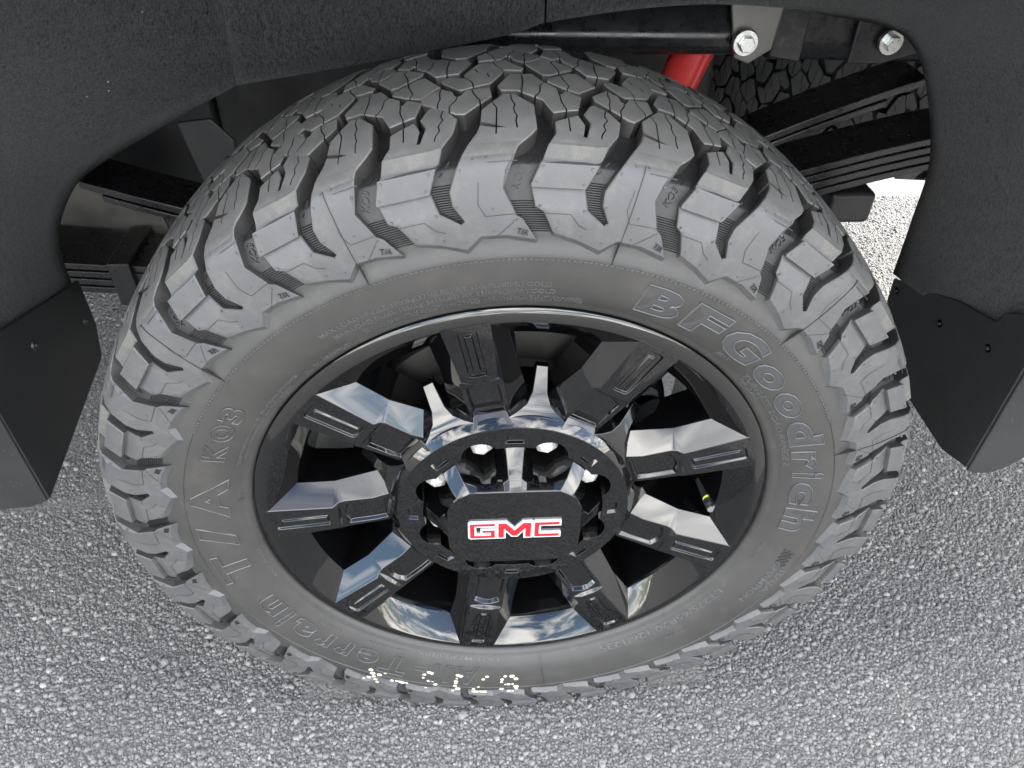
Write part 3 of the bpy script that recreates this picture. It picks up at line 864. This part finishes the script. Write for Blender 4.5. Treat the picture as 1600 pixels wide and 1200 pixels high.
def cone_piece(name, out_, count, off):
    # piece lying on the hub's 44 degree cone, walls down behind it
    cy = lambda u, v: -.1117 + (math.hypot(u, v) - .1262) * .96 - .0006
    pts = [(u, v) for u, v in out_] + [(u, -v) for u, v in out_[::-1]]
    V3 = [(v, cy(u, v), u) for u, v in pts] + [(v * 1.04, -.062, u) for u, v in pts]; m = len(pts); h = m // 2
    F3 = [(i, i + 1, m - 2 - i, m - 1 - i) for i in range(h - 1)] + [(i, (i + 1) % m, m + (i + 1) % m, m + i) for i in range(m)]
    o = mesh_obj(name, V3, F3, 'gloss_black', rim); bevel(o, .0009, 2, 20)
    o.rotation_euler = (0, R(off), 0)
    for k in range(1, count): inst(o, rim, (0, 0, 0), (0, R(off + 40 * k), 0))
cone_piece('web_fin', [(.172, .0062), (.152, .0078), (.143, .0125), (.136, .0215), (.1285, .0330)], 9, C0 + 20)
cone_piece('spoke_root', [(.1395, .0150), (.1370, .0172), (.1270, .0205)], 9, C0)
revolve('hub_back', [(-.066, .0), (-.066, .150), (-.030, .150), (-.030, 0)], 'gloss_black', rim, 60, 30)

# lug nuts
def lug_mesh():
    bm = bmesh.new()
    prof = [(-.066, .0138, 1), (-.090, .0135, 1), (-.0945, .0115, 1), (-.0985, .0070, 1), (-.1, .0, 1)]
    rings = []
    for y, r, _ in prof[:-1]:
        rings.append([bm.verts.new((r * math.cos(i / 6 * 6.28318), y, r * math.sin(i / 6 * 6.28318))) for i in range(6)])
    tip = bm.verts.new((0, -.0998, 0))
    for a, b in zip(rings[:-1], rings[1:]):
        for i in range(6): bm.faces.new((a[i], a[(i + 1) % 6], b[(i + 1) % 6], b[i]))
    for i in range(6): bm.faces.new((rings[-1][i], rings[-1][(i + 1) % 6], tip))
    return bm
lug0 = bm_obj('lug_nut', lug_mesh(), 'lug_silver', wheel)
lug0.data.set_sharp_from_angle(angle=R(5))
for k in range(8):
    a = R(22.5 + 45 * k); loc = (.0895 * math.sin(a), 0, ZC + .0895 * math.cos(a)); rot = (0, a + random.uniform(0, 1), 0)
    if k == 0: lug0.location = loc; lug0.rotation_euler = rot
    else: inst(lug0, wheel, loc, rot)

# centre cap: octagonal block with eight arms between the nuts
def cap_mesh():
    bm = bmesh.new()
    front = [(-.046, .0575), (.046, .0575), (.0625, .047), (.0705, .030), (.0705, -.030), (.0625, -.047), (.046, -.0575), (-.046, -.0575), (-.0625, -.047), (-.0705, -.030), (-.0705, .030), (-.0625, .047)]
    N = 64
    def ray_poly(ang):
        d = np.array([math.sin(ang), math.cos(ang)]); best = 1
        for i in range(len(front)):
            a = np.array(front[i - 1]); b = np.array(front[i]); M = np.array([d, a - b]).T
            if abs(np.linalg.det(M)) < 1e-12: continue
            t, u = np.linalg.solve(M, a)
            if t > 0 and -1e-6 <= u <= 1 + 1e-6: best = min(best, t)
        return best
    lv = []
    for y, kind in ((-.1360, 'f'), (-.1348, 'e'), (-.1265, 'm'), (-.1080, 's'), (-.0700, 'b')):
        ring = []
        for i in range(N):
            a = 2 * math.pi * i / N; r0 = ray_poly(a)
            arm = abs(((math.degrees(a) + 22.5) % 45) - 22.5)          # 0 at an arm
            star = float(np.interp(arm, [0, 6.2, 8.0, 12, 17, 22.5], [.1035, .1035, .0960, .0730, .0690, .0675]))
            if kind == 'f': r = r0
            elif kind == 'e': r = r0 + .0012
            elif kind == 'm': r = min(r0 + .004, max(star, r0 - .004)) if arm > 10 else r0 + .010
            elif kind == 's': r = star * .955
            else: r = star
            ring.append(bm.verts.new((r * math.sin(a), y, r * math.cos(a))))
        lv.append(ring)
    for a, b in zip(lv[:-1], lv[1:]):
        for i in range(N): bm.faces.new((a[i], a[(i + 1) % N], b[(i + 1) % N], b[i]))
    bm.faces.new(lv[0])
    return bm
cap = bm_obj('centre_cap', cap_mesh(), 'gloss_black', wheel, 24, CEN)
cap['label'] = 'octagonal gloss black centre cap with red and chrome letters'
bevel(cap, 0.0012, 2, 24)
# emblem letters
GP = {'G': ([(0, .06), (0, .94), (.06, 1), (1.15, 1), (1.15, .80), (.25, .80), (.25, .20), (.92, .20), (.92, .36), (.55, .36), (.55, .55), (1.15, .55), (1.15, 0), (.06, 0)], 0),
      'M': ([(0, 0), (0, 1), (.38, 1), (.75, .52), (1.12, 1), (1.5, 1), (1.5, 0), (1.2, 0), (1.2, .56), (.86, .10), (.64, .10), (.30, .56), (.30, 0)], 1.25),
      'C': ([(0, .06), (0, .94), (.06, 1), (1.15, 1), (1.15, .78), (.25, .78), (.25, .22), (1.15, .22), (1.15, 0), (.06, 0)], 2.85)}
def prism(name, poly, y0, y1, mat, parent):
    bm = bmesh.new()
    a = [bm.verts.new((x, y0, z)) for x, z in poly]; b = [bm.verts.new((x, y1, z)) for x, z in poly]
    bm.faces.new(b); n_ = len(poly); bm.normal_update()
    for i in range(n_): bm.faces.new((a[i], a[(i + 1) % n_], b[(i + 1) % n_], b[i]))
    bm.normal_update(); bmesh.ops.triangulate(bm, faces=[f for f in bm.faces if len(f.verts) > 4])
    return bm_obj(name, bm, mat, parent)
for ch, (pl, off) in GP.items():
    K = .0245
    q = [((x + off - 2.0) * K * .99, (z - .5) * K) for x, z in pl]
    big = inset(q, -.0014); small = inset(q, .0007)
    prism('emblem_letter_border', big, -.1358, -.1385, 'chrome', cap)
    prism('emblem_letter', small, -.1380, -.1390, 'emblem_red', cap)

# valve stem
vs = empty('valve_stem', (0, 0, 0), wheel)
def tube(bm, p0, p1, r0, r1, n=14):
    p0, p1 = Vector(p0), Vector(p1); d = (p1 - p0).normalized(); q = d.to_track_quat('Z', 'Y').to_matrix()
    A = [bm.verts.new(p0 + q @ Vector((r0 * math.cos(i / n * 6.28318), r0 * math.sin(i / n * 6.28318), 0))) for i in range(n)]
    B = [bm.verts.new(p1 + q @ Vector((r1 * math.cos(i / n * 6.28318), r1 * math.sin(i / n * 6.28318), 0))) for i in range(n)]
    for i in range(n): bm.faces.new((A[i], A[(i + 1) % n], B[(i + 1) % n], B[i]))
    bm.faces.new(A[::-1]); bm.faces.new(B)
va = R(96.5)
vp = lambda r, y: (r * math.sin(va), y, ZC + r * math.cos(va))
bm = bmesh.new(); tube(bm, vp(.229, -.052), vp(.231, -.080), .0056, .0056); bm_obj('stem', bm, 'satin_black', vs, 40)
bm = bmesh.new(); tube(bm, vp(.231, -.080), vp(.2313, -.083), .0061, .0061); bm_obj('green_ring', bm, 'cap_green', vs, 40)
bm = bmesh.new(); tube(bm, vp(.2313, -.083), vp(.2323, -.097), .0064, .0056, 10); bm_obj('valve_cap', bm, 'zinc', vs, 30)

# brake parts seen through the spokes
revolve('brake_disc', [(-.010, .062), (-.030, .066), (-.030, .105), (-.012, .108), (-.012, .176), (.012, .176), (.012, .062)], 'cast_iron', wheel, 96, 30, CEN)
bm = bmesh.new()
for k in range(9):
    a = R(58 + k * 6); tube(bm, (.165 * math.sin(a), -.035, .165 * math.cos(a)), (.165 * math.sin(a), .03, .165 * math.cos(a)), .026, .026, 10)
bm_obj('brake_caliper', bm, 'satin_black', wheel, 40, CEN)
revolve('dust_shield', [(.016, .06), (.016, .190), (.030, .196)], 'satin_black', wheel, 72, 30, CEN)

# ================================================================== SPARE TYRE lying under the bed
spare = empty('spare_tyre', (0.83, 1.0, 0.455))
tag(spare, 'shaded spare tyre slung flat under the truck bed behind leaf springs', 'spare tyre')
spare.rotation_euler = (R(-90), 0, 0)
sc_ = inst(tyre, spare, (0, -0.139, 0), (0, 0, 0)); sc_.name = 'carcass'
build_tread(sc_, (0, 0, 0), lambda st: True, False)

# ================================================================== TRUCK (chassis, arch liner, flaps)
truck = empty('pickup_truck', (0, 0, 0))
tag(truck, 'shaded wheel arch, mud flaps and black rear underbody of a pickup truck around the wheel', 'truck')

# --- arch liner: (lower edge, mid control, upper lip) columns, left to right
def liner(name, cols, sub=10, rows=16):
    C3 = np.array(cols, float)
    def cr3(a, n):
        P = np.concatenate([2 * a[:1] - a[1:2], a, 2 * a[-1:] - a[-2:-1]]); o = []
        for i in range(1, len(P) - 2):
            for t in np.linspace(0, 1, n, endpoint=False):
                p0, p1, p2, p3 = P[i - 1:i + 3]
                o.append(.5 * (2 * p1 + (p2 - p0) * t + (2 * p0 - 5 * p1 + 4 * p2 - p3) * t * t + (-p0 + 3 * p1 - 3 * p2 + p3) * t ** 3))
        o.append(P[-2]); return np.array(o)
    L, M, T = (cr3(C3[:, k], sub) for k in range(3))
    V = []; F = []
    for i in range(len(L)):
        for t in np.linspace(0, 1, rows): V.append((1 - t) ** 2 * L[i] + 2 * t * (1 - t) * M[i] + t * t * T[i])
    for i in range(len(L) - 1):
        for j in range(rows - 1): a = i * rows + j; F.append((a, a + 1, a + rows + 1, a + rows))
    o = mesh_obj(name, V, F, 'felt', truck, 60)
    m = o.modifiers.new('thickness', 'SOLIDIFY'); m.thickness = 0.004; m.offset = 0
    return o
lin_left = [((-.575, .235, .500), (-.575, .02, .515), (-.63, -.19, .53)), ((-.563, .228, .575), (-.578, .02, .65), (-.625, -.19, .72)), ((-.528, .230, .636), (-.555, .04, .76), (-.58, -.19, .86)),
            ((-.485, .232, .672), (-.500, .06, .84), (-.50, -.19, .98)), ((-.365, .235, .735), (-.390, .15, .90), (-.40, -.02, 1.06)), ((-.300, .235, .766), (-.292, .225, .90), (-.290, .20, 1.08))]
lin_back = [((-.300, .235, .766), (-.292, .225, .90), (-.290, .20, 1.08)), ((-.150, .237, .790), (-.15, .233, .90), (-.15, .20, 1.08)), ((.0, .238, .818), (.0, .236, .92), (.0, .20, 1.08)), ((.046, .238, .832), (.046, .236, .92), (.046, .20, 1.08))]
lin_right = [((.048, .232, .834), (.048, .236, .92), (.048, .20, 1.08)), ((.13, .232, .846), (.13, .23, .93), (.13, .20, 1.08)), ((.22, .232, .853), (.22, .22, .95), (.22, .15, 1.08)), ((.31, .232, .850), (.32, .18, .96), (.31, .02, 1.08)),
             ((.368, .232, .842), (.40, .10, .94), (.41, -.1, 1.05)), ((.432, .232, .831), (.465, .06, .90), (.49, -.19, .98)), ((.470, .232, .811), (.50, .05, .87), (.53, -.19, .93)), ((.505, .232, .764), (.53, .03, .83), (.57, -.19, .88)), ((.545, .232, .672), (.565, .02, .70), (.62, -.19, .72)), ((.553, .232, .585), (.572, .02, .60), (.63, -.19, .61)), ((.562, .240, .497), (.577, .02, .53), (.63, -.19, .545))]
liner('wheel_arch_liner', lin_left)['label'] = 'grey felt liner of the wheel arch, front part left of the tyre'
liner('wheel_arch_liner', lin_back)['label'] = 'grey felt liner panel right above the tyre'
liner('wheel_arch_liner', lin_right)['label'] = 'dark felt liner of the wheel arch right of the tyre'

def slab(name, pts, thick, mat, parent=truck, bev=0.002):
    """pts: outline in 3-D (planar), extruded along its normal"""
    bm = bmesh.new(); vs_ = [bm.verts.new(p) for p in pts]; f = bm.faces.new(vs_); bm.normal_update(); nn = f.normal.copy()
    r = bmesh.ops.extrude_face_region(bm, geom=[f]); bmesh.ops.translate(bm, vec=nn * thick, verts=[v for v in r['geom'] if isinstance(v, bmesh.types.BMVert)])
    o = bm_obj(name, bm, mat, parent)
    if bev: bevel(o, bev, 2)
    return o
# left flap: face towards the tyre, and the turned face towards the viewer
def flap(name, side, face_pts, turn_pts, pins, label):
    f = empty(name, (0, 0, 0), truck); f['label'] = label
    slab('flap_face', face_pts, 0.005, 'flap_plastic', f)
    slab('flap_return', turn_pts, 0.005, 'flap_plastic', f)
    for p in pins:
        bm = bmesh.new(); tube(bm, p, (p[0] - side * .004, p[1], p[2]), .0075, .0055, 16); tube(bm, p, (p[0] - side * .0065, p[1], p[2]), .0035, .0025, 12)
        bm_obj('push_pin', bm, 'satin_black', f, 40)
flap('mud_flap', -1, [(-.570, -.0045, .345), (-.570, .222, .390), (-.570, .240, .435), (-.571, .243, .505), (-.572, .10, .545), (-.572, -.0045, .575)],
     [(-.568, -.002, .345), (-.568, -.002, .60), (-.66, -.012, .60), (-.66, -.012, .345), (-.645, -.010, .338), (-.59, -.003, .336)], [(-.568, .218, .455), (-.568, .10, .505)], 'black plastic mud flap left of the tyre, below the felt liner')
flap('mud_flap', 1, [(.571, -.0385, .392), (.571, -.0385, .62), (.571, .02, .585), (.571, .03, .565), (.571, .10, .545), (.571, .243, .487), (.571, .238, .450), (.571, .115, .376), (.571, .01, .374)],
     [(.568, -.037, .388), (.595, -.037, .383), (.615, -.037, .392), (.66, -.037, .440), (.66, -.037, .66), (.568, -.037, .62)], [(.570, .225, .477), (.570, .115, .500), (.570, .022, .532)], 'black plastic mud flap right of the tyre with push pins')

# --- frame rail with brackets and bolts
rail = empty('frame_rail', (0, .36, .83), truck); rail['label'] = 'black frame rail with two bolted brackets behind the tyre'
def rel(o):  # keep world placement when parented to a moved empty
    o.location = Vector(o.location) - Vector((0, .36, .83)); return o
def extr(name, prof, x0, x1, mat, parent, z1=0.0):
    """profile in (y,z) run along x; z1 shifts the far end"""
    bm = bmesh.new(); a = [bm.verts.new((x0, y, z)) for y, z in prof]; b = [bm.verts.new((x1, y, z + z1)) for y, z in prof]
    m = len(prof)
    for i in range(m): bm.faces.new((a[i], a[(i + 1) % m], b[(i + 1) % m], b[i]))
    bm.faces.new(a[::-1]); bm.faces.new(b)
    o = bm_obj(name, bm, mat, parent); bevel(o, .006, 3); return o
rel(extr('rail_web', [(.420, .905), (.380, .850), (.352, .818), (.336, .790), (.338, .772), (.350, .762), (.43, .760), (.43, .905)], -.9, .305, 'chassis_black', rail))
rel(extr('rail_web', [(.355, .905), (.355, .775), (.372, .750), (.43, .745), (.43, .905)], .352, 1.3, 'chassis_black', rail, -.02))
rel(slab('bracket_plate', [(.278, .329, .845), (.350, .329, .845), (.345, .329, .775), (.318, .329, .757), (.298, .329, .765)], .006, 'grey_steel', rail, .002))
rel(slab('bracket_fold', [(.350, .331, .85), (.395, .352, .85), (.395, .352, .752), (.345, .331, .765)], .006, 'chassis_black', rail, .003))
rel(slab('bracket_plate', [(.455, .345, .85), (.545, .345, .85), (.545, .345, .765), (.50, .345, .752), (.455, .345, .752)], .006, 'chassis_black', rail, .003))
def bolt(x, y, z, parent):
    b = empty('bolt', (0, 0, 0), parent)
    bm = bmesh.new(); tube(bm, (x, y, z), (x, y - .004, z), .0165, .0150, 24); rel(bm_obj('washer', bm, 'zinc', b, 30))
    bm = bmesh.new(); tube(bm, (x, y - .004, z), (x, y - .013, z), .0105, .0100, 6); o = rel(bm_obj('head', bm, 'zinc', b)); bevel(o, .001, 2)
bolt(.306, .322, .786, rail); bolt(.500, .338, .782, rail)
extr('crossmember', [(.30, .93), (.30, .90), (1.5, .90), (1.5, .93)], -.45, -.30, 'chassis_black', truck)
slab('hanger_bracket', [(-.76, .47, .565), (-.54, .47, .555), (-.52, .47, .42), (-.76, .47, .42)], .008, 'grey_steel', truck, .003)
slab('hanger_bracket', [(-.415, .33, .685), (-.37, .33, .69), (-.345, .33, .66), (-.35, .33, .62), (-.40, .33, .60)], .006, 'satin_black', truck, .003)

# --- leaf spring pack
spring = empty('leaf_spring', (0, 0, 0), truck); spring['label'] = 'stacked black steel leaf spring running behind the tyre'
def leaf(xs, zs, y0, y1, th, name='leaf'):
    X = np.linspace(xs[0], xs[-1], 40); k = np.polyfit(xs, zs, min(len(xs) - 1, 4)); Z = np.polyval(k, X)
    V = []; F = []
    for x, z in zip(X, Z): V += [(x, y0, z), (x, y1, z), (x, y1, z - th), (x, y0, z - th)]
    for i in range(39):
        for j in range(4): F.append((i * 4 + j, i * 4 + (j + 1) % 4, i * 4 + 4 + (j + 1) % 4, i * 4 + 4 + j))
    F += [(0, 1, 2, 3), (156, 157, 158, 159)]
    o = mesh_obj(name, V, F, 'chassis_black', spring); bevel(o, .002, 2); return o
XS = [-.75, -.5, 0, .4, .75]; ZS = np.array([.470, .450, .478, .585, .668])
for k in range(4): leaf(XS, ZS - k * .0135, .36, .455, .0115)
leaf([-.585, -.35, 0, .35, .585], [.590, .520, .515, .635, .728], .365, .450, .012, 'overload_leaf')
leaf([-.56, -.35, 0, .35, .54], [.566, .503, .500, .620, .697], .367, .448, .010, 'overload_leaf')
for (x, z) in ((-.565, .452),):
    bm = bmesh.new(); box_bm(bm, (x, .407, z - .026), (.034, .112, .075)); o = bm_obj('clamp', bm, 'chassis_black', spring); bevel(o, .003, 2)
bm = bmesh.new(); box_bm(bm, (.535, .42, .535), (.07, .12, .05)); bevel(bm_obj('shackle_pad', bm, 'satin_black', spring), .008, 3)
extr('axle_tube', [(.2 + .0, .43), (.25, .38), (1.6, .38), (1.6, .47), (.25, .47)], -.05, .05, 'chassis_black', truck)

# --- shock absorber
shock = empty('shock_absorber', (0, 0, 0), truck); shock['label'] = 'bright red shock absorber tube behind the tyre'
bm = bmesh.new(); tube(bm, (.222, .40, .62), (.283, .405, .80), .0275, .0275, 32); bm_obj('shock_body', bm, 'shock_red', shock, 40)
bm = bmesh.new(); tube(bm, (.17, .40, .47), (.222, .40, .62), .022, .022, 20); bm_obj('shock_rod_cover', bm, 'satin_black', shock, 40)
bm = bmesh.new()
P_ = [(.33, .47, .60), (.42, .47, .565), (.55, .48, .56), (.7, .5, .60)]
for a_, b_ in zip(P_[:-1], P_[1:]): tube(bm, a_, b_, .004, .004, 8)
bm_obj('cable', bm, 'yellow_wire', truck, 50)

# --- body above: bed sides, floor, tailgate and bumper (they shade the wheel)
def arch_side():
    outer_r = .63; pts = []
    V = []; F = []
    n_ = 40
    top = 1.48
    for i in range(n_ + 1):
        a = R(-100 + 200 * i / n_)
        x, z = outer_r * math.sin(a), .46 + outer_r * math.cos(a)
        V.append((x, -.205, z)); V.append((x * 1.02, -.205, top))
    for i in range(n_): F.append((2 * i, 2 * i + 2, 2 * i + 3, 2 * i + 1))
    o = mesh_obj('bed_side', V, F, 'body_paint', truck)
    o.modifiers.new('t', 'SOLIDIFY').thickness = .03
arch_side()
def bx(name, x0, x1, y0, y1, z0, z1, mat='body_paint'):
    bm = bmesh.new(); box_bm(bm, ((x0 + x1) / 2, (y0 + y1) / 2, (z0 + z1) / 2), (x1 - x0, y1 - y0, z1 - z0)); o = bm_obj(name, bm, mat, truck); bevel(o, .01, 2); return o
bx('bed_side', .66, 1.40, -.205, -.175, .60, 1.48); bx('bed_side', -1.9, -.66, -.205, -.175, .55, 1.48)
bx('bed_floor', -1.3, 1.40, -.17, 1.93, 1.10, 1.16, 'satin_black'); bx('far_bed_side', -1.9, 1.40, 1.93, 1.96, .60, 1.48)
bx('tailgate', 1.36, 1.42, -.20, 1.95, .70, 1.48); bx('bumper', 1.36, 1.47, -.19, 1.95, .50, .72, 'satin_black')
bx('sun_blocker', 1.02, 1.46, .18, .78, .37, .56, 'grey_steel')  # unseen box added to keep sun off the near ground
bx('underbody_backing', -.60, .37, .62, 1.35, .33, .98, 'satin_black'); bx('differential_cover', -.12, .2, .7, 1.0, .32, .60, 'satin_black')  # first box is black backing added so gaps behind the tyre stay dark
bx('cab_body', -4.2, -1.92, -.2, 1.96, .45, 1.95)
bx('front_underbody', -1.9, -.45, .60, 1.6, .455, .98, 'satin_black')
